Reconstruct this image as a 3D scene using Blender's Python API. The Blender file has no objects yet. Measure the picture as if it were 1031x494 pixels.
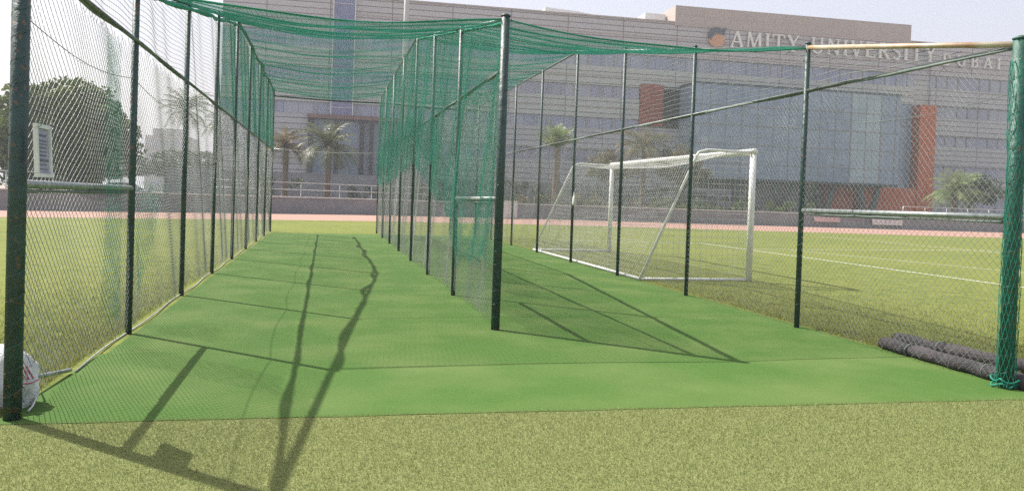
import bpy, math, random
import numpy as np
from mathutils import Vector, Matrix
random.seed(7); rng = np.random.default_rng(7)
PI = math.pi
scene = bpy.context.scene
COL = scene.collection

# ------------------------------------------------------------------ helpers
class MB:
    """collects geometry for ONE mesh object"""
    def __init__(s): s.v = []; s.f = []; s.n = 0; s.mi = []
    def add(s, V, F, mi=0):
        V = np.asarray(V, float).reshape(-1, 3)
        s.v.append(V)
        for f in F: s.f.append([i + s.n for i in f]); s.mi.append(mi)
        s.n += len(V)
    def box(s, x0, x1, y0, y1, z0, z1, mi=0):
        V = [(x, y, z) for z in (z0, z1) for y in (y0, y1) for x in (x0, x1)]
        s.add(V, [(0, 2, 3, 1), (4, 5, 7, 6), (0, 1, 5, 4), (2, 6, 7, 3), (0, 4, 6, 2), (1, 3, 7, 5)], mi)
    def poly_extrude(s, pts, d, mi=0):
        """pts: list of 3D points of a planar polygon, d: extrusion vector"""
        n = len(pts); P = np.array(pts, float); Q = P + np.array(d, float)
        s.add(np.vstack([P, Q]), [list(range(n))[::-1], list(range(n, 2 * n))] +
              [(i, (i + 1) % n, n + (i + 1) % n, n + i) for i in range(n)], mi)
    def tube(s, pts, r, n=10, cap=True, mi=0):
        P = [Vector(p) for p in pts]; R = r if hasattr(r, '__len__') else [r] * len(P)
        up = None; rings = []
        for i, p in enumerate(P):
            t = (P[min(i + 1, len(P) - 1)] - P[max(i - 1, 0)]).normalized()
            if up is None:
                a = Vector((0, 0, 1)) if abs(t.z) < .9 else Vector((1, 0, 0))
                up = t.cross(a).normalized()
            up = (up - t * up.dot(t)).normalized(); b = t.cross(up)
            for k in range(n):
                q = 2 * PI * k / n
                rings.append(p + (up * math.cos(q) + b * math.sin(q)) * R[i])
        F = []
        for i in range(len(P) - 1):
            for k in range(n):
                F.append((i * n + k, i * n + (k + 1) % n, (i + 1) * n + (k + 1) % n, (i + 1) * n + k))
        if cap:
            F.append(list(range(n))[::-1]); F.append([(len(P) - 1) * n + k for k in range(n)])
        s.add([tuple(q) for q in rings], F, mi)
    def blob(s, c, r, seg=14, rings=9, noise=0, mi=0):
        V = []; F = []
        for i in range(rings + 1):
            th = PI * i / rings
            for k in range(seg):
                ph = 2 * PI * k / seg; m = 1 + (noise * math.sin(3 * ph + 2 * th) * math.sin(th) if noise else 0)
                V.append((c[0] + r[0] * m * math.sin(th) * math.cos(ph), c[1] + r[1] * m * math.sin(th) * math.sin(ph), c[2] + r[2] * math.cos(th)))
        for i in range(rings):
            for k in range(seg): F.append((i * seg + k, (i + 1) * seg + k, (i + 1) * seg + (k + 1) % seg, i * seg + (k + 1) % seg))
        s.add(V, F, mi)
    def build(s, name, mat, parent=None, smooth=False):
        me = bpy.data.meshes.new(name)
        V = np.vstack(s.v)
        me.from_pydata(V.tolist(), [], s.f)
        mats = mat if isinstance(mat, (list, tuple)) else [mat]
        for m in mats: me.materials.append(m)
        if len(mats) > 1: me.polygons.foreach_set('material_index', s.mi)
        if smooth: me.polygons.foreach_set('use_smooth', [True] * len(s.f))
        me.update()
        o = bpy.data.objects.new(name, me); COL.objects.link(o)
        if parent is not None: o.parent = parent
        return o

class Wires:
    """fast collector of thin three-sided cords"""
    def __init__(s): s.V = []; s.F = []; s.n = 0
    def add(s, P, r, a, b):
        P = np.asarray(P, float); N = len(P)
        if N < 2: return
        a = np.asarray(a, float); b = np.asarray(b, float)
        ring = [P + r * (math.cos(q) * a + math.sin(q) * b) for q in (0, 2 * PI / 3, 4 * PI / 3)]
        V = np.stack(ring, 1).reshape(-1, 3)
        i = np.arange(N - 1)[:, None] * 3; k = np.arange(3)[None]; k2 = (k + 1) % 3
        F = np.stack([i + k, i + k2, i + 3 + k2, i + 3 + k], -1).reshape(-1, 4) + s.n
        s.V.append(V); s.F.append(F); s.n += len(V)
    def build(s, name, mat, parent=None):
        return raw_mesh(name, np.vstack(s.V), np.vstack(s.F), mat, parent, smooth=True)

def raw_mesh(name, V, F, mat, parent=None, smooth=False):
    k = F.shape[1]
    me = bpy.data.meshes.new(name)
    me.vertices.add(len(V)); me.vertices.foreach_set('co', V.astype(np.float32).ravel())
    me.loops.add(F.size); me.loops.foreach_set('vertex_index', F.astype(np.int32).ravel())
    me.polygons.add(len(F)); me.polygons.foreach_set('loop_start', np.arange(len(F), dtype=np.int32) * k)
    me.polygons.foreach_set('loop_total', np.full(len(F), k, dtype=np.int32))
    if smooth: me.polygons.foreach_set('use_smooth', np.ones(len(F), dtype=bool))
    me.materials.append(mat); me.update(calc_edges=True)
    o = bpy.data.objects.new(name, me); COL.objects.link(o)
    if parent is not None: o.parent = parent
    return o

def tag(o, label=None, cat=None, group=None, kind=None):
    if label: o['label'] = label
    if cat: o['category'] = cat
    if group: o['group'] = group
    if kind: o['kind'] = kind
    return o
def empty(name, loc=(0, 0, 0), rz=0, **k):
    o = bpy.data.objects.new(name, None); COL.objects.link(o)
    o.location = loc; o.rotation_euler = (0, 0, rz); o.empty_display_size = .2
    return tag(o, **k)

def srgb(r, g, b):
    f = lambda c: (c / 255 / 12.92) if c / 255 <= .04045 else ((c / 255 + .055) / 1.055) ** 2.4
    return (f(r), f(g), f(b))
def mat(name, c1, c2=None, scale=4, rough=.7, metal=0, bump=0, bscale=60, detail=4, spec=None, trans=0, stretch=None, c3=None, scale3=.5, lo=.35, hi=.65, lo3=.42, hi3=.68, bump2=0, bscale2=1.5):
    m = bpy.data.materials.new(name); m.use_nodes = True
    nt = m.node_tree; b = nt.nodes['Principled BSDF']
    b.inputs['Roughness'].default_value = rough; b.inputs['Metallic'].default_value = metal
    if spec is not None: b.inputs['Specular IOR Level'].default_value = spec
    tc = nt.nodes.new('ShaderNodeTexCoord'); src = tc.outputs['Object']
    if stretch:
        mp = nt.nodes.new('ShaderNodeMapping'); mp.inputs['Scale'].default_value = stretch
        nt.links.new(src, mp.inputs['Vector']); src = mp.outputs['Vector']
    def noise(sc, det=detail):
        n = nt.nodes.new('ShaderNodeTexNoise'); n.inputs['Scale'].default_value = sc; n.inputs['Detail'].default_value = det
        nt.links.new(src, n.inputs['Vector']); return n
    def ramp(fac, a, c, lo=lo, hi=hi):
        r = nt.nodes.new('ShaderNodeValToRGB'); e = r.color_ramp.elements
        e[0].position = lo; e[1].position = hi; e[0].color = (*a, 1); e[1].color = (*c, 1)
        nt.links.new(fac, r.inputs['Fac']); return r.outputs['Color']
    if c2 is None: c2 = tuple(x * .82 for x in c1)
    col = ramp(noise(scale).outputs['Fac'], c1, c2)
    if c3 is not None:
        mx = nt.nodes.new('ShaderNodeMix'); mx.data_type = 'RGBA'
        fr = ramp(noise(scale3, 3).outputs['Fac'], (0, 0, 0), (1, 1, 1), lo3, hi3)
        nt.links.new(fr, mx.inputs[0]); nt.links.new(col, mx.inputs[6]); mx.inputs[7].default_value = (*c3, 1)
        col = mx.outputs[2]
    nt.links.new(col, b.inputs['Base Color'])
    if bump:
        bp = nt.nodes.new('ShaderNodeBump'); bp.inputs['Strength'].default_value = bump; bp.inputs['Distance'].default_value = .02
        nt.links.new(noise(bscale).outputs['Fac'], bp.inputs['Height']); nt.links.new(bp.outputs['Normal'], b.inputs['Normal'])
        if bump2:      # long soft wrinkles
            b2 = nt.nodes.new('ShaderNodeBump'); b2.inputs['Strength'].default_value = bump2; b2.inputs['Distance'].default_value = .05
            nz = noise(bscale2, 2); nz.inputs['Distortion'].default_value = 1.2
            nt.links.new(nz.outputs['Fac'], b2.inputs['Height']); nt.links.new(b2.outputs['Normal'], bp.inputs['Normal'])
    if trans:
        tr = nt.nodes.new('ShaderNodeBsdfTranslucent'); nt.links.new(col, tr.inputs['Color'])
        ms = nt.nodes.new('ShaderNodeMixShader'); ms.inputs[0].default_value = trans
        nt.links.new(b.outputs[0], ms.inputs[1]); nt.links.new(tr.outputs[0], ms.inputs[2])
        nt.links.new(ms.outputs[0], nt.nodes['Material Output'].inputs['Surface'])
    return m

def panel_mat(name, c1, c2, mortar, w, h, msize, rough=.6, spec=.3, offset=0., wob=.4):
    """stone / metal cladding panels with joints, laid out on the facade's own x-z plane"""
    m = bpy.data.materials.new(name); m.use_nodes = True
    nt = m.node_tree; b = nt.nodes['Principled BSDF']; b.inputs['Roughness'].default_value = rough
    b.inputs['Specular IOR Level'].default_value = spec
    tc = nt.nodes.new('ShaderNodeTexCoord'); sp = nt.nodes.new('ShaderNodeSeparateXYZ'); cb = nt.nodes.new('ShaderNodeCombineXYZ')
    nt.links.new(tc.outputs['Object'], sp.inputs[0]); nt.links.new(sp.outputs['X'], cb.inputs['X']); nt.links.new(sp.outputs['Z'], cb.inputs['Y'])
    br = nt.nodes.new('ShaderNodeTexBrick'); br.offset = offset
    br.inputs['Scale'].default_value = 1; br.inputs['Brick Width'].default_value = w; br.inputs['Row Height'].default_value = h
    br.inputs['Mortar Size'].default_value = msize; br.inputs['Bias'].default_value = wob - .4
    br.inputs['Color1'].default_value = (*c1, 1); br.inputs['Color2'].default_value = (*c2, 1); br.inputs['Mortar'].default_value = (*mortar, 1)
    nt.links.new(cb.outputs[0], br.inputs['Vector']); nt.links.new(br.outputs['Color'], b.inputs['Base Color'])
    return m

# ------------------------------------------------------------------ materials
M = {}
M['post'] = mat('dark_green_paint', (.010, .036, .033), (.020, .060, .054), 9, .5, bump=.3, bscale=30, c3=(.11, .065, .04), scale3=24, lo3=.62, hi3=.66)
M['post_green'] = mat('green_paint', (.008, .065, .048), (.018, .11, .08), 9, .55, bump=.4, bscale=30, c3=(.10, .07, .04), scale3=22, lo3=.62, hi3=.66)
M['rail'] = mat('grey_green_pipe', (.07, .09, .085), (.14, .16, .14), 14, .45, .3)
M['brace'] = mat('galvanised_pipe', (.36, .39, .38), (.22, .25, .25), 20, .38, .5)
M['pale_pipe'] = mat('pale_worn_pipe', (.52, .47, .36), (.36, .22, .12), 3, .5, .2)
M['wire'] = mat('galvanised_wire', (.23, .26, .235), (.15, .175, .16), 3, .45, .3)
M['wire_green'] = mat('coated_wire', (.03, .075, .06), (.05, .10, .08), 3, .5)
M['net_green'] = mat('green_net_cord', (.022, .31, .215), (.035, .40, .29), 2, .6, trans=.45)
M['net_white'] = mat('grey_net_cord', (.36, .37, .36), (.24, .25, .25), 2, .7)
M['net_dark'] = mat('faded_net_cord', (.10, .14, .13), (.16, .19, .17), 2, .7)
M['white_paint'] = mat('white_paint', (.78, .78, .76), (.66, .66, .63), 6, .4)
M['goal_net'] = mat('goal_net_cord', (.62, .62, .60), (.5, .5, .48), 3, .7)
M['carpet'] = mat('green_turf_carpet', (.049, .110, .018), (.066, .136, .026), 90, .85, bump=.35, bscale=260, c3=(.094, .150, .038), scale3=1.1, spec=.15, detail=6, bump2=.15, bscale2=1.3)
M['carpet_front'] = mat('green_turf_carpet_front', (.050, .113, .019), (.068, .139, .027), 90, .85, bump=.35, bscale=260, c3=(.097, .153, .040), scale3=.9, spec=.15, detail=6, bump2=.15, bscale2=1.1)
M['grass_near'] = mat('short_synthetic_grass', (.16, .195, .065), (.28, .285, .12), 60, .9, bump=.8, bscale=180, spec=.1, detail=6)
M['blade'] = mat('straw_green_blades', (.18, .25, .075), (.36, .385, .175), 80, .6, trans=.3, spec=.2, c3=(.28, .32, .12), scale3=1.6, detail=5)
M['field'] = mat('field_grass', (.105, .135, .030), (.165, .185, .045), 3.0, .9, bump=.8, bscale=24, spec=.1, c3=(.16, .18, .042), scale3=.22, detail=8)
M['blade_field'] = mat('field_blades', (.15, .18, .045), (.28, .28, .10), 20, .6, trans=.4, spec=.2)
M['track'] = mat('track_rubber', (.34, .20, .155), (.30, .175, .135), 2, .9, bump=.3, bscale=90)
M['line'] = mat('field_line_paint', (.62, .64, .56), (.34, .38, .24), 12, .9)
M['asphalt'] = mat('asphalt', (.09, .088, .085), (.12, .118, .112), 2, .95)
M['sand'] = mat('dusty_ground', (.24, .20, .15), (.30, .26, .20), .3, .95)
M['wallgrey'] = mat('grey_render_wall', (.185, .19, .20), (.22, .225, .235), .8, .85, bump=.2, bscale=20)
M['coping'] = mat('pale_coping', (.60, .60, .57), (.48, .48, .46), 3, .7)
M['metal_rail'] = mat('railing_metal', (.5, .5, .48), (.4, .4, .4), 4, .4, .4)
M['bark'] = mat('bark', (.12, .085, .055), (.20, .15, .10), 8, .9, bump=.8, bscale=14, stretch=(1, 1, .3))
M['leaf'] = mat('leaf_green', (.028, .065, .010), (.08, .135, .020), 1.6, .55, trans=.3, c3=(.12, .16, .03), scale3=.5)
M['leaf_lime'] = mat('leaf_lime', (.07, .13, .015), (.15, .21, .03), 1.6, .55, trans=.3)
M['leaf_dark'] = mat('leaf_dark', (.022, .045, .016), (.05, .085, .025), 1.6, .6, trans=.25)
M['leaf_olive'] = mat('leaf_olive', (.09, .105, .035), (.17, .165, .06), 1.2, .6, trans=.25, c3=(.20, .13, .05), scale3=.6)
M['leaf_palm'] = mat('palm_leaf', (.075, .095, .035), (.14, .155, .065), 1.5, .5, trans=.2)
M['leaf_light'] = mat('leaf_light', (.14, .20, .06), (.28, .34, .14), 1.8, .5, trans=.3)
M['stone'] = panel_mat('pink_beige_stone', (.44, .415, .415), (.48, .45, .45), (.17, .13, .12), 6.4, .62, .05)
M['stone_grey'] = panel_mat('grey_cladding', (.42, .415, .42), (.46, .455, .455), (.15, .15, .15), 6.0, .60, .05)
M['stone_green'] = panel_mat('pale_green_beige_cladding', (.44, .45, .42), (.48, .49, .455), (.16, .16, .14), 6.4, .66, .05)
M['stone_brown'] = panel_mat('brown_parapet_stone', (.41, .34, .305), (.44, .365, .325), (.35, .285, .255), 3.2, .95, .02)
M['orange'] = panel_mat('orange_brick_cladding', (.62, .135, .025), (.48, .09, .018), (.30, .07, .03), .55, .28, .035, offset=.5)
M['brick'] = panel_mat('brown_brick', (.38, .10, .05), (.30, .08, .045), (.15, .07, .05), .9, .36, .04, offset=.5)
M['glass'] = panel_mat('blue_glass', (.25, .28, .38), (.33, .35, .41), (.12, .13, .17), 1.5, 6, .03, rough=.22, spec=.6)
M['glass_grid'] = panel_mat('curtain_glass', (.17, .24, .32), (.24, .31, .38), (.15, .19, .23), 1.9, 1.28, .035, rough=.22, spec=.7)
M['glass_violet'] = panel_mat('violet_glass', (.26, .26, .36), (.34, .34, .40), (.13, .13, .18), 1.5, 6, .03, rough=.22, spec=.6)
M['glass_reflection'] = panel_mat('painted_green_reflection', (.24, .33, .36), (.30, .40, .42), (.16, .2, .23), .95, 1.28, .03, rough=.15, spec=.8)  # greenish reflection on the curtain glass, put into the colour
M['glass_shaft'] = panel_mat('shaft_glass', (.13, .14, .27), (.17, .18, .31), (.09, .09, .16), 1.0, 1.8, .03, rough=.2, spec=.6)
M['dark'] = mat('dark_metal', (.025, .028, .03), (.04, .042, .045), 3, .5)
M['vcol'] = mat('dark_green_steel', (.02, .05, .045), (.03, .07, .06), 3, .5)
M['fascia'] = mat('brown_fascia', (.16, .09, .075), (.2, .12, .1), 1, .6)
M['frame'] = mat('window_frame_metal', (.30, .30, .29), (.24, .24, .24), 3, .5)
M['white_clad'] = mat('white_roof_cladding', (.66, .64, .62), (.58, .57, .56), 1, .7)
M['letter'] = mat('sign_letter_metal', (.78, .74, .67), (.70, .66, .60), 2, .45)
M['peach'] = mat('logo_peach', (.62, .32, .17), (.55, .27, .14), 1, .5)
M['logo_dark'] = mat('logo_dark', (.05, .07, .085), (.07, .09, .10), 1, .5)
M['mast'] = mat('galvanised_mast', (.40, .38, .36), (.48, .46, .44), 1.5, .45, .2)
M['roll'] = mat('dark_matting', (.022, .020, .023), (.055, .050, .054), 26, .85, bump=1, bscale=60, c3=(.075, .06, .065), scale3=5)
M['sack'] = mat('woven_white_sack', (.66, .67, .68), (.5, .51, .53), 9, .6, bump=.5, bscale=60)
M['red'] = mat('red_print', (.42, .02, .035), (.34, .02, .03), 8, .6)
M['board'] = mat('pale_board_frame', (.74, .75, .78), (.66, .67, .71), 7, .4)
M['board_in'] = mat('lavender_board', (.37, .37, .50), (.30, .30, .42), 9, .35)
M['board_text'] = mat('grey_print', (.11, .11, .17), (.16, .16, .22), 20, .6)
M['pink_panel'] = mat('pale_pink_panel', (.62, .45, .42), (.55, .4, .37), 1, .6)
M['car_white'] = mat('car_white', (.72, .72, .72), (.68, .68, .68), 1, .2, spec=.6)
M['car_silver'] = mat('car_silver', (.42, .43, .45), (.38, .39, .41), 1, .22, .5)
M['car_blue'] = mat('car_blue', (.10, .14, .28), (.09, .12, .25), 1, .2, .3)
M['tyre'] = mat('tyre', (.02, .02, .02), (.03, .03, .03), 5, .9)
M['car_glass'] = mat('car_glass', (.02, .025, .03), (.03, .035, .04), 1, .08, spec=.8)
M['apt'] = mat('pale_render', (.36, .34, .32), (.31, .30, .285), .2, .8)

# ------------------------------------------------------------------ calibrated layout (metres)
XL, XC, XR = -1.79, 1.81, 5.46
YL = [5.10] + [5.19 + 2.772 * i for i in range(1, 9)]
YC = [8.00 + 2.796 * i for i in range(8)]
YR = [5.12 + 2.870 * i for i in range(9)]
ZM, ZT = 2.79, 4.77
def ztop(y): return min(1.923 + .1721 * y, ZT)

# ------------------------------------------------------------------ ground
def sheet(name, pts, z, m, thick=None):
    b = MB()
    if thick: b.poly_extrude([(x, y, z - thick) for x, y in pts], (0, 0, thick))
    else: b.add([(x, y, z) for x, y in pts], [list(range(len(pts)))])
    return tag(b.build(name, m), kind='structure')
sheet('ground', [(-600, -300), (600, -300), (600, 600), (-600, 600)], -.02, M['sand'])
sheet('car_park', [(-90, 44), (150, 44), (150, 120), (-90, 120)], -.012, M['asphalt'])
near_edge = [(-60, 12), (-30, 24.5), (-18, 30.6), (-10, 34.8), (-4, 37.3), (2, 39.4), (9, 40.6), (16, 40.8), (24, 40.2), (36, 39), (60, 38.2), (130, 38)]
far_edge = [(-66, 18), (-36, 31.5), (-22, 38), (-13, 42.6), (-6, 46.5), (1, 50), (9, 52), (17, 52.3), (26, 51.6), (38, 51.0), (60, 50.6), (130, 50.5)]
sheet('playing_field', [(-60, -20), (130, -20)] + near_edge[::-1], -.004, M['field'])
sheet('running_track', near_edge + far_edge[::-1], -.001, M['track'])
# foreground synthetic grass, its joint with the carpet runs slightly oblique
def fy(x): return 4.985 - .031 * (x + 1.5)
sheet('foreground_grass', [(-7, -3), (12, -3), (12, 4.7), (5.62, fy(5.62)), (-1.9, fy(-1.9)), (-7, 5.25)], 0, M['grass_near'])
def carpet(name, pts, z, m):
    return sheet(name, pts, z, m)
carpet('turf_carpet', [(-1.74, 6.9), (1.80, 6.75), (1.80, 26.9), (-1.70, 26.4)], .003, M['carpet'])
carpet('turf_carpet', [(1.80, 6.75), (5.58, 6.62), (5.56, 27.2), (1.80, 26.9)], .003, M['carpet'])
# the front strip with its curved, slightly lifted rear seam
arc = [(-1.78 + 7.38 * k / 24, 6.98 + .22 * math.sin(k / 24 * PI * 1.3) - .10 * k / 24 + .012 * math.sin(k * 1.7)) for k in range(25)]
carpet('turf_carpet', [(-1.84, fy(-1.84))] + [(-1.84 + 7.46 * k / 30, fy(-1.84 + 7.46 * k / 30) + .008 * math.sin(k * 2.1) + .005 * math.sin(k * 5.3)) for k in range(1, 31)] + arc[::-1], .0036, M['carpet_front'])
# pitch markings
def line(p, q, w=.1):
    p = Vector((*p, 0)); q = Vector((*q, 0)); n = (q - p).normalized().cross(Vector((0, 0, 1))) * w / 2
    sheet('pitch_line', [(p - n).xy, (q - n).xy, (q + n).xy, (p + n).xy], .002, M['line'])
line((13.42, 25.6), (13.42, 7.5)); line((7.85, 25.65), (13.47, 25.65))
line((24.4, 34), (24.4, 2)); line((15.1, 22.6), (17.1, 14.5), .08); line((13.5, 22.6), (40, 27.5), .08)
line((-30, 24.2), (-10, 32.2), .08)

# grass blades: real blades, one object per patch
def blades(name, n, sampler, hmin, hmax, w, m, label):
    P = sampler(n); n = len(P)
    ang = rng.uniform(0, 2 * PI, n); h = rng.uniform(hmin, hmax, n); lean = rng.normal(0, .45, (n, 2)) * h[:, None]
    dx = np.cos(ang) * w / 2; dy = np.sin(ang) * w / 2
    V = np.zeros((n, 3, 3)); V[:, 0, 0] = P[:, 0] - dx; V[:, 0, 1] = P[:, 1] - dy
    V[:, 1, 0] = P[:, 0] + dx; V[:, 1, 1] = P[:, 1] + dy
    V[:, 2, 0] = P[:, 0] + lean[:, 0]; V[:, 2, 1] = P[:, 1] + lean[:, 1]; V[:, 2, 2] = h
    o = raw_mesh(name, V.reshape(-1, 3), np.arange(3 * n).reshape(-1, 3), m)
    return tag(o, label, 'grass', kind='stuff')
def fg(n):
    P = np.stack([rng.uniform(-3.2, 6.6, n), rng.uniform(2.9, 5.2, n)], 1)
    lim = np.where(P[:, 0] < -1.85, 5.6, 4.985 - .031 * (P[:, 0] + 1.5) + .035 * rng.uniform(0, 1, n) ** 2 + .012)
    lim = np.where(P[:, 0] > 5.6, 5.3, lim)
    return P[P[:, 1] < lim]
blades('grass', 280000, fg, .008, .022, .0034, M['blade'], 'short straw and green synthetic grass in the foreground')
def lf(n):
    P = np.stack([-1.86 - rng.exponential(.9, n), 5.0 + rng.exponential(3.5, n)], 1); return P[(P[:, 0] > -5) & (P[:, 1] < 20)]
blades('grass', 40000, lf, .02, .05, .006, M['blade_field'], 'rough field grass outside the left net fence')
def rf(n):
    P = np.stack([5.62 + rng.exponential(1.8, n), 5.0 + rng.exponential(3.5, n)], 1); return P[(P[:, 0] < 13) & (P[:, 1] < 20)]
blades('grass', 60000, rf, .018, .045, .006, M['blade_field'], 'rough field grass outside the right net fence')

# ------------------------------------------------------------------ nets
def disp(s, z, a):
    """irregular hang of a net: in-plane along s, in-plane along z, out of plane"""
    ds = a * .5 * np.sin(1.9 * z + .8 * s) + a * .25 * np.sin(5.3 * z + 2.1 * s)
    dz = a * .5 * np.sin(2.3 * s + 1.1 * z) + a * .3 * np.sin(6.1 * s - 1.7 * z)
    dn = a * .9 * np.sin(2.7 * s + 1.3 * z) + a * .4 * np.sin(7 * s + 4 * z)
    return ds, dz, dn
def fence_net(w, X, y0, y1, zb, zt, pitch, r, kind, amp, step=.1, side=0.0, rv=None):
    """net in the vertical plane x = X between y0 and y1; zb / zt are functions of y"""
    nx = np.array([1., 0, 0])
    def emit(s, z, r=r):
        ok = (z >= zb(s)) & (z <= zt(s)) & (s >= y0 - 1e-6) & (s <= y1 + 1e-6)
        idx = np.where(ok)[0]
        if len(idx) < 2: return
        for run in np.split(idx, np.where(np.diff(idx) > 1)[0] + 1):
            if len(run) < 2: continue
            S = s[run]; Z = z[run]; ds, dz, dn = disp(S, Z, amp)
            P = np.stack([X + side + dn, np.clip(S + ds, y0, y1), Z + dz], 1)
            t = P[-1] - P[0]; t /= np.linalg.norm(t); b = np.cross(nx, t)
            w.add(P, r, nx, b)
    zlo = float(np.min(zb(np.linspace(y0, y1, 30)))); zhi = float(np.max(zt(np.linspace(y0, y1, 30))))
    if kind == 'diamond':
        L = y1 - y0; s = np.arange(y0, y1 + 1e-6, step)
        for c in np.arange(zlo - L, zhi, pitch):
            emit(s, c + (s - y0)); emit(s, c + (y1 - s))
    else:
        for y in np.arange(y0, y1, pitch):
            z = np.arange(zlo, zhi, step); emit(np.full_like(z, y), z, rv or r)
        s = np.arange(y0, y1 + 1e-6, step)
        for z in np.arange(zlo, zhi, pitch): emit(s, np.full_like(s, z))
def const(v): return lambda s: np.full_like(np.asarray(s, float), v)
zt_f = lambda s: np.minimum(1.923 + .1721 * np.asarray(s, float), ZT) - .03

def bundle(pts, r, jitter, n=7, wave=0., vert=.6):
    """gathered net hanging lumpy along a rail"""
    out = []; R = []
    for (a, b) in zip(pts[:-1], pts[1:]):
        a = Vector(a); b = Vector(b); k = max(2, int((b - a).length / .09))
        for i in range(k):
            p = a.lerp(b, i / k); q = p.y * 1.9 + p.x; wv = wave * (math.sin(q) * .6 + math.sin(1.45 * q + 1) * .4); p = p + Vector((wv, 0, -wv * wv * 6 * vert))
            out.append(p + Vector((random.uniform(-jitter, jitter), 0, random.uniform(-jitter, jitter))))
            R.append(r * (.95 + .25 * math.sin(1.7 * q + p.z) + random.uniform(-.05, .05)))
    out.append(Vector(pts[-1])); R.append(r * .5)
    m = MB(); m.tube(out, R, n); return m

def post(root, X, y, h, r, m, lean=0.0):
    b = MB(); b.tube([(X, y, -.02), (X + lean, y, h)], r, 14)
    p = b.build('post', m, root, True)
    c = MB(); c.tube([(X + lean, y, h), (X + lean, y, h + .012), (X + lean, y, h + .03)], [r * 1.12, r * 1.12, r * .5], 14)
    c.build('post_cap', m, p, True)
    # one wire laced in a spiral round the post holds the mesh
    t = MB(); hh = min(h, 2.78); n = int(hh / .14) * 8
    t.tube([(X + lean * (.05 + (hh - .1) * k / n) / h + (r + .002) * math.cos(k * PI / 4), y + (r + .002) * math.sin(k * PI / 4), .05 + (hh - .1) * k / n) for k in range(n + 1)], .0024, 4, False)
    t.build('lacing_wire', M['wire_green'], p)
    return p

def fence(X, Y, label, rlist, pm, green_from, first_rail_mat=None):
    root = empty('net_fence', (0, 0, 0), label=label, cat='net fence', group='net fences of the cricket practice lanes')
    for i, y in enumerate(Y):
        post(root, X + (.022 if X == XL and i == 0 else 0), y, ztop(y) + .04, rlist[i], pm[i])
    # chain link up to the middle rail, one mesh per bay
    for i in range(len(Y) - 1):
        w = Wires(); fence_net(w, X, Y[i] + .02, Y[i + 1] - .02, const(.03), const(ZM - .02), .072, .0019, 'diamond', .022)
        w.build('chain_link_mesh', M['wire'], root)
    b = MB(); b.tube([(X, Y[0], ZM), (X, Y[-1], ZM)], .020, 10); b.build('middle_rail', M['rail'], root, True)
    bundle([(X, Y[0] + .1, ZM - .01), (X, Y[-1] - .1, ZM - .01)], .016, .002, wave=.03).build('gathered_net', M['net_dark'], root, True)
    k = next(i for i, y in enumerate(Y) if 1.923 + .1721 * y > ZT - .12)
    a = MB(); a.tube([(X, Y[0], ztop(Y[0])), (X, Y[1], ztop(Y[1]))], .026, 10); a.build('top_rail', first_rail_mat or M['rail'], root, True)
    a = MB(); a.tube([(X, Y[1] + .01, ztop(Y[1])), (X, Y[k], ZT), (X, Y[-1], ZT)], .024, 10); a.build('top_rail', M['rail'], root, True)
    a = MB(); a.tube([(X, Y[0] + .03, 1.40), (X, Y[1] - .03, 1.385)], .026, 12); a.build('brace', M['brace'], root, True)
    g = bundle([(X, Y[0] + .1, 1.358), (X, Y[1] - .1, 1.346)], .014, .003); g.build('gathered_net', M['net_dark'], root, True)
    if X == XL:
        a = MB(); a.tube([(X + .02 * math.sin(y * 2.3), y, .012 + .006 * math.sin(y * 3)) for y in np.arange(Y[0] + 1.2, Y[-1], .4)], .007, 8)
        a.build('ground_rope', M['net_white'], root, True)
    a = MB(); a.tube([(X + .006, y, 2.42 - .10 * math.sin(PI * ((y - Y[0]) / 2.8 % 1))) for y in np.arange(Y[0], Y[-1], .35)], .0032, 5); a.build('tension_wire', M['wire'], root)
    return root
left = fence(XL, YL, 'left net fence with dark posts, edging the left lane and carrying a white board', [.049] + [.031] * 8, [M['post']] * 9, 3, M['rail'])
mid = fence(XC, YC, 'middle net fence under a green drape, dividing the two turf lanes', [.047] + [.031] * 7, [M['post']] * 8, 0)
right = fence(XR, YR, 'right net fence beside the football goal, starting at a bright green corner post', [.058] + [.031] * 8, [M['post_green']] + [M['post']] * 8, 0, M['pale_pipe'])

def upper(root, X, y0, y1, zb, zt, pitch, r, m, name, amp=.02, kind='square', side=.0, rv=None):
    w = Wires(); fence_net(w, X, y0, y1, zb, zt, pitch, r, kind, amp, .12, side, rv); return w.build(name, m, root)
# left fence: white-grey net above the rail, green beyond the fourth post
for i in range(3): upper(left, XL, YL[i] + .02, YL[i + 1] - .02, const(ZM), zt_f, .052, .0026, M['net_white'], 'upper_net', .03, rv=.0006)
upper(left, XL, YL[3], YL[8], const(ZM - .05), zt_f, .05, .0018, M['net_green'], 'green_net', .02, 'diamond')
upper(left, XL, 6.85, 7.55, lambda s: .35 + .2 * np.sin(np.asarray(s) * 5), const(2.7), .055, .0011, M['net_green'], 'green_net', .02, 'diamond', side=.03)
upper(left, XL, 8.2, 10.4, lambda s: 1.0 + .7 * np.sin(np.asarray(s) * 2.1), const(1.5), .06, .0013, M['net_green'], 'green_net', .03, 'diamond', side=.03)
# right fence
for i in range(8): upper(right, XR, YR[i] + .02, YR[i + 1] - .02, const(ZM), zt_f, .075, .0040, M['net_dark'], 'upper_net', .02, rv=.0010)
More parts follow.
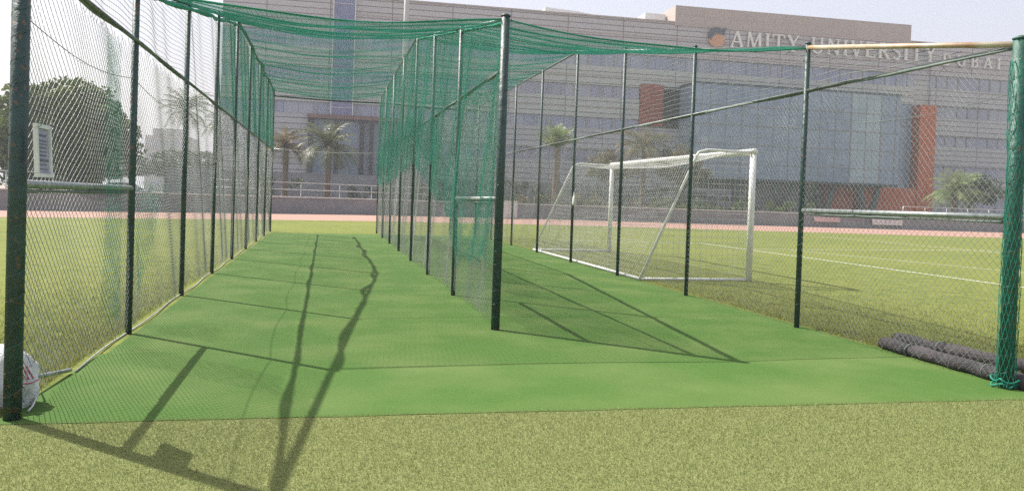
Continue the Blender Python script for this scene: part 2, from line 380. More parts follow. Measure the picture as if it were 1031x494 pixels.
# middle fence: green drape with a wavy lower edge
yk = np.array([8.0, 9.3, 10.3, 11.0, 12.0, 13.5, 14.6, 16.5, 19, 22, 28]); zk = np.array([.66, .60, .48, .84, 1.25, 1.50, 1.75, 1.98, 1.85, 1.72, 1.62])
upper(mid, XC, 8.02, YC[7], lambda s: np.interp(s, yk, zk) + .05 * np.sin(np.asarray(s) * 9), zt_f, .056, .0018, M['net_green'], 'green_drape', .03, 'diamond', side=-.035)
upper(mid, XC, 11.6, YC[7], lambda s: np.interp(s, yk, zk) + .45 + .08 * np.sin(np.asarray(s) * 4), lambda s: np.interp(s, yk, zk) + 1.3 + .1 * np.sin(np.asarray(s) * 3), .062, .0018, M['net_green'], 'drape_fold', .05, 'diamond', side=-.085)
bundle([(XC, y, ztop(y) - .03) for y in (YC[0], YC[1], YC[3])], .022, .008).build('gathered_net', M['net_green'], mid, True)

# ------------------------------------------------------------------ roof net
roof = empty('roof_net', (0, 0, 0), label='green net roof sagging on ropes over the two practice lanes', cat='net')
def roofz(x, y):
    x = np.asarray(x, float); y = np.asarray(y, float)
    u = np.where(x < XC, (x - XL) / (XC - XL), (x - XC) / (XR - XC)); u = np.clip(u, 0, 1)
    v = ((y - 8.0) / 2.8) % 1.0
    z = np.minimum(1.923 + .1721 * y, ZT)
    return z - .13 * np.sin(PI * u) - .05 * np.sin(PI * u) * np.sin(PI * v) + .012 * np.sin(3 * x + 2 * y) + .010 * np.sin(7 * y + x)
for (xa, xb) in ((XL, XC), (XC, XR)):
    w = Wires(); ys = np.arange(8.0, 27.5, .2); xs = np.arange(xa, xb + .01, .2)
    for x in np.arange(xa + .03, xb, .05):
        P = np.stack([x + .012 * np.sin(ys * 1.7 + x * 3), ys, roofz(x, ys)], 1); w.add(P, .0013, (1, 0, 0), (0, 0, 1))
    for y in np.arange(8.0, 27.5, .052):
        P = np.stack([xs, y + .02 * np.sin(xs * 2.3 + y), roofz(xs, y)], 1); w.add(P, .0021, (0, 1, 0), (0, 0, 1))
    w.build('net_panel', M['net_green'], roof)
def row(i):
    return (XL, YL[min(i + 1, 8)]), (XC, YC[min(i, 7)]), (XR, YR[min(i + 1, 8)])
for i in range(8):
    a, b, c = row(i)
    for (p, q) in ((a, b), (b, c)):
        pts = []
        for t in np.linspace(0, 1, 15):
            x = p[0] + (q[0] - p[0]) * t; y = p[1] + (q[1] - p[1]) * t
            pts.append((x, y, roofz(x, y) - .004 if i < 7 else ztop(y) - .16 - .03 * math.sin(PI * t)))
        r = MB(); r.tube(pts, .006 if i < 7 else .030, 8); r.build('cross_rope' if i < 7 else 'end_rail', M['net_green'] if i < 7 else M['post'], roof, True)
# thick gathered edge along the left slope and sagging along the front
bundle([(XL + .02, y, ztop(y) - .05) for y in (YL[1], YL[2], YL[3], YL[4])] , .032, .003, wave=.055).build('gathered_edge', M['net_green'], roof, True)
bundle([(XL + (XC - XL) * t, 8.0, float(roofz(XL + (XC - XL) * t, 8.0)) - .01) for t in np.linspace(0, 1, 12)], .008, .002).build('gathered_edge', M['net_green'], roof, True)
bundle([(XC + (XR - XC) * t, 8.0, float(roofz(XC + (XR - XC) * t, 8.0)) - .01) for t in np.linspace(0, 1, 12)], .006, .002).build('gathered_edge', M['net_green'], roof, True)
bundle([(XL + .02, YL[4], ZT - .04), (XL + .02, YL[8], ZT - .04)], .030, .003, wave=.07).build('gathered_edge', M['net_green'], roof, True)
# thin end wire across the far end at middle-rail height
wz = MB(); wz.tube([(XL + (XC - XL) * t, 27.4, ZM + .03 - .05 * math.sin(PI * t)) for t in np.linspace(0, 1, 9)], .011, 6)
tag(wz.build('cross_wire', M['metal_rail'], None, True), 'thin pale wire stretched across the far end of the left lane', 'wire')

# ------------------------------------------------------------------ football goal
goal = empty('football_goal', (7.8, 12.98, 0), label='white football goal with a hanging net beside the right net fence', cat='football goal')
GX, G0, G1, GH = 0, 0, 7.32, 2.44
for y in (G0, G1):
    b = MB(); b.tube([(GX, y, 0), (GX, y, GH)], .06, 16); b.build('goal_post', M['white_paint'], goal, True)
    b = MB(); b.tube([(GX, y, GH - .02), (-.95, y, GH - .01), (-1.12, y, GH - .06), (-1.20, y, GH - .2), (-2.2, y, .03)], .026, 10); b.build('stanchion', M['white_paint'], goal, True)
    b = MB(); b.tube([(GX, y, .03), (-2.2, y, .03)], .026, 10); b.build('ground_bar', M['white_paint'], goal, True)
b = MB(); b.tube([(GX, G0 - .06, GH), (GX, G1 + .06, GH)], .06, 16); b.build('crossbar', M['white_paint'], goal, True)
b = MB(); b.tube([(-2.2, G0, .03), (-2.2, G1, .03)], .03, 10); b.build('ground_bar', M['white_paint'], goal, True)
w = Wires()
def gnet(P0, U, V, nu, nv, sag=(0, 0, 0)):
    P0, U, V = map(np.array, (P0, U, V)); U = U.astype(float); V = V.astype(float)
    nn = np.cross(U, V); nn = nn / np.linalg.norm(nn); t = np.linspace(0, 1, 14)
    S = np.array(sag, float)
    def pt(u, v):
        return P0 + np.outer(u, U) + np.outer(v, V) + np.outer(np.sin(PI * u) * np.sin(PI * v), S) + np.outer(.02 * np.sin(9 * u + 5 * v), nn)
    for i in range(nu + 1): w.add(pt(np.full(14, i / nu), t), .0032, nn, U / np.linalg.norm(U))
    for j in range(nv + 1): w.add(pt(t, np.full(14, j / nv)), .0032, nn, V / np.linalg.norm(V))
gnet((-1.18, 0, 2.30), (0, 7.32, 0), (-1.02, 0, -2.27), 66, 24, (.25, 0, -.05))
gnet((0, 0, 2.42), (0, 7.32, 0), (-1.15, 0, -.08), 66, 11, (0, 0, -.18))
for y in (0, 7.32):
    # side nets: trapezoid filled with cords
    for z in np.arange(.05, 2.4, .11):
        xb = -1.18 - (2.3 - z) / 2.27 * 1.02 if z < 2.3 else -1.1
        t = np.linspace(0, 1, 10); w.add(np.stack([xb * t, y + .03 * np.sin(PI * t), z + 0 * t], 1), .0032, (0, 1, 0), (0, 0, 1))
    for x in np.arange(-2.1, 0, .11):
        zt_ = 2.40 if x > -1.18 else 2.3 - (-1.18 - x) / 1.02 * 2.27
        t = np.linspace(0, 1, 10); w.add(np.stack([x + 0 * t, y + .03 * np.sin(PI * t), .04 + (zt_ - .04) * t], 1), .0032, (0, 1, 0), (1, 0, 0))
w.build('goal_net', M['goal_net'], goal)

# ------------------------------------------------------------------ small things near the fences
def roll(name, p, q, r, label):
    root = empty(name, ((p[0] + q[0]) / 2, (p[1] + q[1]) / 2, 0), label=label, cat='matting roll', group='dark matting rolls outside the right fence')
    root.scale = (1, 1, .8)
    c = Vector(((p[0] + q[0]) / 2, (p[1] + q[1]) / 2, 0)); a = Vector((*p, 0)) - c; b_ = Vector((*q, 0)) - c
    n = 34; pts = []; R = []
    for i in range(n + 1):
        s = a.lerp(b_, i / n); pts.append((s.x + .012 * math.sin(i * .9), s.y, r * .93 + .006 * math.sin(i * .7))); R.append(r * (1 + .04 * math.sin(i * .8) + random.uniform(-.02, .02)))
    b = MB(); b.tube(pts, R, 18, True); b.build('rolled_mat', M['roll'], root, True)
    d = (b_ - a).normalized(); up = Vector((0, 0, 1)); sd = d.cross(up)
    for e, sg in ((a, -1), (b_, 1)):
        sp = []
        for k in range(70):
            t = k / 69; q_ = t * 2 * PI * 3.3; rr = r * (.15 + .8 * t)
            v = e + d * (.012 * sg) + sd * (rr * math.cos(q_)); sp.append((v.x, v.y, r * .93 + rr * math.sin(q_)))
        m = MB(); m.tube(sp, .006, 5); m.build('spiral_edge', M['roll'], root, True)
    for t in (.22, .75):
        s = a.lerp(b_, t); m = MB()
        m.tube([(s.x + sd.x * (r * 1.1) * math.cos(k), s.y + sd.y * (r * 1.1) * math.cos(k), r * .93 + r * 1.1 * math.sin(k)) for k in np.linspace(0, 2 * PI, 19)], .006, 5, False)
        m.build('tie_cord', M['net_dark'], root, True)
roll('matting_roll', (5.63, 6.72), (5.60, 5.0), .078, 'front dark matting roll lying against the right fence at the turf edge')
roll('matting_roll', (5.98, 6.95), (6.30, 4.6), .078, 'rear dark matting roll lying on grass behind another roll')

# loose green netting wrapped round the right corner post
w = Wires(); hts = np.arange(.02, 2.7, .05)
for k in range(13):
    for sg_ in (-1, 1):
        q = k / 13 * 2 * PI + sg_ * hts * 3.3
        rad = .066 + .008 * np.sin(4 * hts + 2 * q) + .03 * np.exp(-hts * 6) + .004 * np.sin(13 * hts + k)
        w.add(np.stack([XR + rad * np.cos(q), YR[0] + rad * np.sin(q), hts], 1), .0019, (.7, .7, 0), (-.7, .7, 0))
w.build('wrapped_net', M['net_green'], right)
for (z0, ph) in ((.03, 0), (.07, 2)):
    m = MB(); m.tube([(XR + (.09 + .02 * math.sin(3 * q + ph)) * math.cos(q), YR[0] + (.09 + .02 * math.cos(2 * q + ph)) * math.sin(q), z0 + .015 * math.sin(4 * q)) for q in np.linspace(0, 2 * PI * .94, 26)], .008, 5)
    m.build('net_hem', M['net_green'], right, True)
# white board tied on the left fence
bd = empty('notice_board', (-1.675, 5.15, 1.60), label='small pale framed board with faded grey print tied on the left fence', cat='notice board'); bd.scale = (1, .86, .92)
def bquad(y0, y1, z0, z1): return y0, y1, z0, z1
tilt = .16
def bp(y, z): return (0, y - tilt * z, z)
def bslab(m, y0, y1, z0, z1, x0, x1):
    P = [(x0, *bp(y, z)[1:]) for (y, z) in ((y0, z0), (y1, z0), (y1, z1), (y0, z1))]; m.poly_extrude(P, (x1 - x0, 0, 0))
m = MB()
for (a, b_, c, d_) in ((-.145, .145, -.17, -.145), (-.145, .145, .145, .17), (-.145, -.115, -.143, .143), (.115, .145, -.143, .143)): bslab(m, a, b_, c, d_, .012, .034)
m.build('board_frame', M['board'], bd)
m = MB(); bslab(m, -.114, .114, -.144, .144, .008, .022); m.build('board_face', M['board_in'], bd)
m = MB()
for zc, hh in ((.10, .012), (.066, .008), (.045, .006), (.022, .010), (-.004, .006), (-.028, .010), (-.088, .007), (-.116, .006)):
    x = -.075
    while x < .07:
        l = random.uniform(.014, .04); bslab(m, x, min(x + l, .078), zc - hh / 2, zc + hh / 2, .0225, .0240); x += l + .010
m.build('printed_text', M['board_text'], bd)
m = MB(); bslab(m, -.10, .10, -.066, -.052, .0225, .0245); m.build('printed_bar', M['board_text'], bd)
for y in (-.12, .12):
    m = MB(); m.tube([(.035, y - tilt * .15, .15), (.05, y - tilt * .15, .155), (.045, y - tilt * .15, .19), (.02, y - tilt * .17, .175), (.012, y - tilt * .15, .15)], .003, 5); m.build('wire_tie', M['wire'], bd)

# generic stroke lettering with serifs ------------------------------------------------------------
TH, TN = .16, .085          # thick / thin strokes relative to letter height
def arcp(cx, cy, rx, ry, a0, a1, n=12): return [(cx + rx * math.cos(math.radians(a0 + (a1 - a0) * k / n)), cy + ry * math.sin(math.radians(a0 + (a1 - a0) * k / n))) for k in range(n + 1)]
G = {
 'A': (.86, [([(.08, 0), (.43, 1)], TN), ([(.43, 1), (.78, 0)], TH), ([(.22, .34), (.66, .34)], TN), ([(0, .03), (.22, .03)], .06), ([(.62, .03), (.92, .03)], .06)]),
 'M': (1.06, [([(.14, 0), (.18, 1)], TN), ([(.18, 1), (.53, .12)], TH), ([(.53, .12), (.88, 1)], TN), ([(.88, 1), (.92, 0)], TH), ([(.02, .03), (.26, .03)], .06), ([(.80, .03), (1.06, .03)], .06)]),
 'I': (.36, [([(.18, 0), (.18, 1)], TH), ([(.02, .03), (.34, .03)], .06), ([(.02, .97), (.34, .97)], .06)]),
 'T': (.80, [([(.40, 0), (.40, 1)], TH), ([(.02, .96), (.78, .96)], TN), ([(.03, .96), (.03, .78)], .06), ([(.77, .96), (.77, .78)], .06), ([(.26, .03), (.54, .03)], .06)]),
 'Y': (.82, [([(.41, 0), (.41, .48)], TH), ([(.41, .48), (.08, 1)], TH), ([(.41, .48), (.74, 1)], TN), ([(0, .97), (.24, .97)], .06), ([(.62, .97), (.86, .97)], .06), ([(.27, .03), (.55, .03)], .06)]),
 'U': (.90, [([(.16, 1), (.16, .34)] + arcp(.45, .34, .29, .30, 180, 360) + [(.74, 1)], .12), ([(.02, .97), (.31, .97)], .06), ([(.62, .97), (.88, .97)], .06)]),
 'N': (.94, [([(.16, 0), (.16, 1)], TN), ([(.16, 1), (.78, .02)], TH), ([(.78, 0), (.78, 1)], TN), ([(.02, .03), (.30, .03)], .06), ([(.64, .97), (.92, .97)], .06)]),
 'V': (.84, [([(.08, 1), (.42, 0)], TH), ([(.42, 0), (.76, 1)], TN), ([(0, .97), (.24, .97)], .06), ([(.62, .97), (.86, .97)], .06)]),
 'E': (.72, [([(.16, 0), (.16, 1)], TH), ([(.04, .96), (.64, .96)], TN), ([(.16, .52), (.52, .52)], TN), ([(.04, .04), (.68, .04)], TN), ([(.64, .96), (.64, .80)], .06), ([(.68, .04), (.68, .22)], .06)]),
 'R': (.82, [([(.16, 0), (.16, 1)], TH), ([(.16, .96)] + arcp(.38, .735, .22, .225, 90, -90) + [(.16, .51)], .10), ([(.40, .50), (.74, .02)], TH), ([(.02, .03), (.32, .03)], .06), ([(.66, .03), (.86, .03)], .06)]),
 'S': (.64, [(arcp(.32, .735, .20, .225, 30, 270) + arcp(.32, .265, .22, .245, 90, -150), .11)]),
 'D': (.88, [([(.16, 0), (.16, 1)], TH), ([(.16, .96), (.36, .96)] + arcp(.36, .5, .38, .46, 90, -90) + [(.16, .04)], .11)]),
 'B': (.74, [([(.16, 0), (.16, 1)], TH), ([(.16, .96)] + arcp(.36, .745, .20, .215, 90, -90) + [(.16, .53)], .10), ([(.36, .53)] + arcp(.36, .28, .26, .24, 90, -90) + [(.16, .04)], .10)]),
 'a': (.62, [(arcp(.28, .30, .20, .26, 0, 360, 16), .12), ([(.50, .58), (.50, .02)], .13)]),
 'l': (.26, [([(.13, 0), (.13, 1)], .14)]),
}
def glyph(mb, ch, x, z, h, y, depth, mi=0, conv=None):
    """letter strokes in the x-z plane, front face at -y side; each stroke 2 mm proud of the last"""
    wd, strokes = G[ch]; k = 0
    for pts, wdt in strokes:
        for (p, q) in zip(pts[:-1], pts[1:]):
            a = Vector((p[0] * h, p[1] * h)); b_ = Vector((q[0] * h, q[1] * h)); d = (b_ - a)
            if d.length < 1e-6: continue
            d.normalize(); n = Vector((-d.y, d.x)) * wdt * h / 2; e = d * (.02 * h if len(pts) > 2 else 0)
            quad = [a - n - e, b_ - n + e, b_ + n + e, a + n - e]; off = .0016 * k * min(1, h)
            P = [(x + c.x, y - off, z + c.y) for c in quad]
            D = (0, depth + off, 0)
            if conv: P2 = [conv(*c) for c in P]; Q = conv(P[0][0], P[0][1] + D[1], P[0][2]); D = tuple(np.array(Q) - np.array(P2[0])); P = P2
            mb.poly_extrude(P, D, mi); k += 1
    return wd * h

# white sack with red print behind the left corner post
sk = empty('white_sack', (-1.93, 5.42, 0), label='white sack with red lettering leaning behind the left corner post', cat='sack'); sk.scale = (.9, .9, .9)
V = []; F = []; seg, rg = 64, 40
for i in range(rg + 1):
    t = i / rg; z = .42 * t
    prof = (.90 + .18 * math.sin(PI * min(1, t * 1.4))) * (1 if t < .62 else math.cos((t - .62) / .38 * PI / 2 * .93) ** .7)
    for k in range(seg):
        q = 2 * PI * k / seg; wr = 1 + .05 * math.sin(5 * q + 9 * t) + .035 * math.sin(9 * q - 14 * t) + .02 * math.sin(17 * q + 31 * t)
        V.append((.20 * prof * wr * math.cos(q), .16 * prof * wr * math.sin(q), z + .012 * math.sin(3 * q)))
for i in range(rg):
    for k in range(seg): F.append((i * seg + k, i * seg + (k + 1) % seg, (i + 1) * seg + (k + 1) % seg, (i + 1) * seg + k))
F.append([rg * seg + k for k in range(seg)])
m = MB(); m.add(V, F); m.build('sack_body', M['sack'], sk, True)
m = MB(); m.tube([(.02, 0, .425), (.035, -.01, .46), (.055, -.015, .475)], [.03, .022, .045], 9); m.build('tied_neck', M['sack'], sk, True)
lt = MB()
def conv(x, y, z):     # wrap the print onto the sack's front
    q = -PI / 2 + x / .19; t = min(max(z / .42, 0), 1)
    prof = (.90 + .18 * math.sin(PI * min(1, t * 1.4))) * (1 if t < .62 else math.cos((t - .62) / .38 * PI / 2 * .93) ** .7)
    wr = 1 + .05 * math.sin(5 * q + 9 * t) + .035 * math.sin(9 * q - 14 * t) + .02 * math.sin(17 * q + 31 * t); g = prof * wr * (1.006 - y * 4)
    return (.20 * g * math.cos(q), .16 * g * math.sin(q), z)
x = .112
for ch in 'all': x += glyph(lt, ch, x, .205, .085, -.001, .002, conv=conv) + .012
lt.build('red_lettering', M['red'], sk)
m = MB(); pts_s = [conv(t, -.002, .18) for t in np.linspace(-.3, .3, 16)]; m.tube(pts_s, .004, 5); m.build('red_stripe', M['red'], sk)
# loose pipe and rope
m = MB(); m.tube([(-1.93, 5.30, .16), (-1.90, 5.55, .13), (-1.84, 5.98, .07), (-1.80, 6.28, .03)], .015, 10)
tag(m.build('loose_pipe', M['brace'], None, True), 'thin grey pipe leaning low beside the white sack', 'pipe')
m = MB(); m.tube([(-1.86, 5.75, .10), (-1.80, 5.60, .11), (-1.74, 5.45, .08), (-1.735, 5.33, .02), (-1.73, 5.24, .012)], .006, 6)
tag(m.build('rope', M['sack'], None, True), 'short pale rope hanging from the thin pipe to the turf', 'rope')
# white bag hanging on the right fence
V = []; F = []; seg = 14
prof = [(0, .012), (.03, .018), (.06, .016), (.10, .045), (.16, .062), (.22, .068), (.28, .066), (.31, .04)]
for i, (d_, r_) in enumerate(prof):
    for k in range(seg):
        q = 2 * PI * k / seg; V.append((r_ * .5 * math.cos(q), r_ * (1 + .12 * math.sin(3 * q)) * math.sin(q), -d_ + .006 * math.sin(2 * q)))
for i in range(len(prof) - 1):
    for k in range(seg): F.append((i * seg + k, (i + 1) * seg + k, (i + 1) * seg + (k + 1) % seg, i * seg + (k + 1) % seg))
F.append([(len(prof) - 1) * seg + k for k in range(seg)][::-1])
hb = empty('hanging_bag', (XR - .05, 16.38, 1.60), label='small white bag hanging on the right fence in front of the goal', cat='bag')
m = MB(); m.add(V, F); m.build('bag_body', M['white_clad'], hb, True)
m = MB(); m.tube([(.05, 0, .08), (.03, .01, .05), (0, 0, -.01)], .004, 5); m.build('bag_string', M['sack'], hb)

# ------------------------------------------------------------------ boundary wall, railings, boards
def off(path, d):
    out = []
    for i, p in enumerate(path):
        a = Vector(path[max(i - 1, 0)]); b_ = Vector(path[min(i + 1, len(path) - 1)]); t = (b_ - a).normalized(); out.append((p[0] - t.y * d, p[1] + t.x * d))
    return out
def ribbon(mb, path, d0, d1, z0, z1):
    A = off(path, d0); B = off(path, d1); n = len(A); V = []
    for (x, y) in A: V += [(x, y, z0), (x, y, z1)]
    for (x, y) in B: V += [(x, y, z0), (x, y, z1)]
    F = []
    for i in range(n - 1):
        a = 2 * i; b_ = 2 * n + 2 * i
        F += [(a, a + 2, a + 3, a + 1), (b_, b_ + 1, b_ + 3, b_ + 2), (a + 1, a + 3, b_ + 3, b_ + 1), (a, b_, b_ + 2, a + 2)]
    F += [(0, 1, 2 * n + 1, 2 * n), (2 * n - 2, 4 * n - 2, 4 * n - 1, 2 * n - 1)]
    mb.add(V, F)
def dense(path):
    out = []
    for a, b_ in zip(path[:-1], path[1:]):
        L = math.dist(a, b_); k = max(1, int(L / 2))
        for i in range(k): out.append((a[0] + (b_[0] - a[0]) * i / k, a[1] + (b_[1] - a[1]) * i / k))
    return out + [path[-1]]
wp = dense(far_edge)
wl = empty('boundary_wall', (0, 50, 0), label='long low grey wall with pale coping behind the running track', cat='wall')
def rel(path): return [(x, y - 50) for x, y in path]
m = MB(); ribbon(m, rel(wp), .15, .45, -.02, .98); m.build('wall_face', M['wallgrey'], wl)
m = MB(); ribbon(m, rel(wp), .10, .50, .982, 1.05); m.build('coping', M['coping'], wl)
def railing(x0, x1, d, zb, hgt, label, step=2.1, n=3):
    pth = off([p for p in wp if x0 <= p[0] <= x1], d)
    r = empty('railing', (pth[0][0], pth[0][1], zb), label=label, cat='railing', group='metal railings behind the boundary wall'); o = pth[0]
    P = [(x - o[0], y - o[1]) for x, y in pth]
    for k in range(n):
        m = MB(); m.tube([(x, y, hgt * (k + 1) / n) for x, y in P], .03, 6); m.build('rail', M['metal_rail'], r, True)
    for (x, y) in P:
        m = MB(); m.tube([(x, y, -.0), (x, y, hgt)], .03, 6); m.build('railing_post', M['metal_rail'], r, True)
railing(-7, 7.5, .3, 1.05, .85, 'three-bar metal railing on the wall straight behind the left lane', n=2)
railing(44, 60, .3, 1.05, .75, 'pale metal railing on the wall near the right edge of the photo', n=2)
railing(-34, -12, 1.0, 0, 1.9, 'pinkish low railing behind the wall at far left', n=1)
bo = MB(); bo.box(0, 2.7, 0, .06, 0, .42); o = bo.build('wall_board', M['white_clad']); o.location = (41.0, 50.85, .32)
tag(o, 'white rectangular board on the grey wall below the right railing', 'board')
bo = MB(); bo.box(0, 2.2, 0, .06, 0, .36); o = bo.build('wall_board', M['pink_panel']); o.location = (36.0, 50.95, .42)
tag(o, 'pale pink board on the grey wall below the orange building panels', 'board')
cb = empty('utility_cabinet', (12.2, 50.8, 0), label='white upright cabinet on the track edge in front of the grey wall', cat='cabinet')
m = MB(); m.box(-.48, .48, -.3, .3, .06, 1.15); m.build('cabinet_body', M['white_paint'], cb)
m = MB(); m.box(-.52, .52, -.34, .34, 1.152, 1.22); m.build('cabinet_roof', M['coping'], cb)
for s in (-1, 1):
    m = MB(); m.box(s * .24 - .2, s * .24 + .2, -.325, -.303, .14, 1.08); d_ = m.build('cabinet_door', M['white_clad'], cb)
m = MB(); m.box(-.46, .46, -.28, .28, -.01, .058); m.build('plinth', M['wallgrey'], cb)
# retaining wall further back
m = MB(); m.box(-14, 42, 74, 74.4, -.02, 3.1); tag(m.build('retaining_wall', M['wallgrey']), 'long dull grey retaining wall before the university building', 'wall')

# ------------------------------------------------------------------ lamp mast
ms = empty('floodlight_mast', (5.5, 58, 0), label='tall pale floodlight mast rising behind the middle fence', cat='mast')
m = MB(); m.tube([(0, 0, 0), (0, 0, 24)], [.27, .15], 14); m.build('mast_pole', M['mast'], ms, True)
m = MB(); m.tube([(0, 0, 0), (0, 0, .05)], .5, 14); m.build('base_plate', M['dark'], ms)
m = MB(); m.box(-1.6, 1.6, -.08, .08, 23.6, 23.8); m.build('lamp_bar', M['mast'], ms)
for x in (-1.3, -.45, .45, 1.3):
    m = MB(); m.box(x - .3, x + .3, -.42, -.12, 23.5, 23.95); m.build('lamp_head', M['dark'], ms)

# ------------------------------------------------------------------ university building
BR = -math.radians(3.2)
bld = empty('university_building', (0, 83, 0), BR, label='large pinkish university building with ribbon windows and a glass box', cat='building')
m = MB(); m.box(-10.7, 112, .32, 30, -.02, 21.9); m.build('wall', M['stone_grey'], bld)
def band(x0, x1, z0, z1, mt, y0=0., y1=.30, name='cladding_band'):
    m = MB(); m.box(x0, x1, y0, y1, z0, z1); return m.build(name, mt, bld)
def ribbonwin(x0, x1, z0, z1, mt):
    m = MB(); m.box(x0, x1, .17, .31, z0 + .002, z1 - .002); g = m.build('window_band', mt, bld)
    f = MB(); x = x0 + .9
    while x < x1 - .3:
        f.box(x - .05, x + .05, .09, .168, z0 + .05, z1 - .05); x += random.choice([1.5, 1.5, 1.5, 3.0])
    f.box(x0, x1, .06, .168, z0 + .002, z0 + .045); f.box(x0, x1, .06, .168, z1 - .045, z1 - .002)
    f.build('window_frame', M['frame'], g)
wins = [(16.45, 18.05), (12.95, 14.35), (9.45, 10.75), (5.7, 7.1), (1.0, 3.2)]
stones = [(18.05, 21.9, 'stone'), (14.35, 16.45, 'stone_green'), (10.75, 12.95, 'stone_green'), (7.1, 9.45, 'stone_grey'), (3.2, 5.7, 'stone_grey'), (0, 1.0, 'stone_grey')]
def section(x0, x1, zmin=0., violet=False):
    for k, (a, b_) in enumerate(wins):
        if a >= zmin: ribbonwin(x0, x1, a, b_, M['glass_violet'] if violet or k % 2 else M['glass'])
    for a, b_, s in stones:
        if a >= zmin - .01 or b_ > zmin: band(x0, x1, max(a, zmin), b_, M['stone_grey'] if (violet and s != 'stone') else M[s])
section(-10.7, -2.0); section(-2.0, .37, 9.45); section(2.53, 9.2, 9.45); section(9.2, 34.2); section(34.2, 69.0, 14.9 - .55)
section(71.25, 112, violet=True)
# brighter thin string courses between the bands
for z in (18.3, 20.1, 15.4, 11.8):
    m = MB(); m.box(2.55, 68.9, -.05, -.004, z, z + .07); m.build('string_course', M['stone_brown'], bld)
# roof edge capping
m = MB(); m.box(-10.8, 38, -.10, .6, 21.902, 22.06); m.build('parapet_cap', M['stone_brown'], bld)
m = MB(); m.box(68.3, 112, -.10, .6, 21.902, 22.0); m.build('parapet_cap', M['stone_brown'], bld)
m = MB(); m.box(38.05, 68.15, -.12, 14, 21.6, 23.86); m.build('roof_block', M['stone_brown'], bld)
m = MB(); m.poly_extrude([(23.6, 3, 21.9), (31.5, 3, 21.9), (30.0, 3, 22.75), (27.5, 3, 23.05), (23.6, 3, 23.25)], (0, 8, 0)); m.build('penthouse', M['white_clad'], bld)
m = MB(); m.box(35.4, 37.9, 2.5, 8, 21.9, 23.4); m.build('penthouse', M['white_clad'], bld)
m = MB(); m.box(32.2, 34.6, 4, 6, 21.9, 22.75); m.build('penthouse', M['wallgrey'], bld)
# stair shaft of violet glass
m = MB(); m.box(.42, 2.48, -.5, .3, 9.3, 23.2); g = m.build('stair_shaft', M['glass_shaft'], bld)
f = MB()
for z in np.arange(10.2, 23, 1.8): f.box(.40, 2.50, -.56, -.502, z, z + .05)
f.box(.30, .40, -.58, .3, 9.3, 23.3); f.box(2.50, 2.60, -.58, .3, 9.3, 23.3); f.build('shaft_frame', M['white_clad'], g)
# recessed entrance under a brown fascia
band(-2.0, 9.2, 9.0, 9.44, M['fascia'], -.9, .3, 'entrance_fascia')
m = MB(); m.box(-2.0, 9.2, .10, .31, 0, 8.99); g = m.build('entrance_glazing', M['glass_grid'], bld)
for x in (-1.6, 1.0, 3.6, 4.6, 6.4, 8.9):
    m = MB(); m.box(x - .22, x + .22, -.75, -.3, 0, 8.99); m.build('column', M['dark'], bld)
# brown brick panel and louvres
band(34.25, 37.0, 10.1, 14.78, M['brick'], -.15, .3, 'brick_panel')
m = MB(); m.box(37.02, 41, .12, .3, 9.9, 14.78); g = m.build('louvre_panel', M['dark'], bld)
m = MB()
for z in np.arange(10.0, 14.7, .30): m.box(37.04, 40.9, -.05, .118, z, z + .10)
m.build('louvre_slats', M['leaf_dark'], g)
band(34.25, 41, 5, 9.88, M['stone_grey']); band(34.25, 37, 0, 4.99, M['stone_grey'])
# projecting curtain wall box
m = MB(); m.box(39.0, 64.2, -4, .1, 4.45, 14.6); g = m.build('glass_box', M['glass_grid'], bld)
f = MB()
for x in np.arange(40.9, 64, 1.9): f.box(x - .035, x + .035, -4.07, -4.002, 4.46, 14.59)
for z in (6.1, 8.2, 10.3, 12.4): f.box(39.0, 64.2, -4.10, -4.072, z - .035, z + .035)
f.build('mullion_grid', M['frame'], g)
f = MB(); f.box(58.1, 61.7, -4.04, -4.003, 4.5, 14.5); f.build('reflection_strip', M['glass_reflection'], g)  # painted reflection: a paler green strip laid over the same curtain glass
f = MB(); f.box(38.9, 64.3, -4.08, .0, 14.602, 14.8); f.box(38.9, 64.3, -4.08, 0, 4.2, 4.448); f.build('box_edge', M['vcol'], g)
m = MB(); m.box(37, 57, .1, .31, 0, 4.4); m.build('ground_floor_glazing', M['stone_grey'], bld)
for (a, b_) in ((37.4, 42.5), (43.5, 44.8), (46.6, 49.2), (51.4, 54)):
    m = MB(); m.box(a, b_, -.05, .095, .4, 3.4); m.build('pale_shutter', M['stone_grey'], bld)
def vcol(x):
    m = MB()
    for s in (-1, 1): m.tube([(x + s * .12, -3.4, 0), (x + s * 1.25, -3.4, 4.2)], .34, 8)
    m.build('v_column', M['vcol'], bld, True)
for x in (41.8, 45.4, 50.3, 55.3, 61.0): vcol(x)
# orange frame
m = MB(); m.box(69.0, 71.2, -1.2, .3, 0, 14.2); m.build('orange_pillar', M['orange'], bld)
for a, b_ in ((57.0, 60.6), (61.6, 68.95)):
    m = MB(); m.box(a, b_, -1.1, .3, 0, 4.18); m.build('orange_panel', M['orange'], bld)
m = MB(); m.box(64.35, 68.95, .1, .3, 4.2, 14.3); m.build('side_glazing', M['glass_grid'], bld)

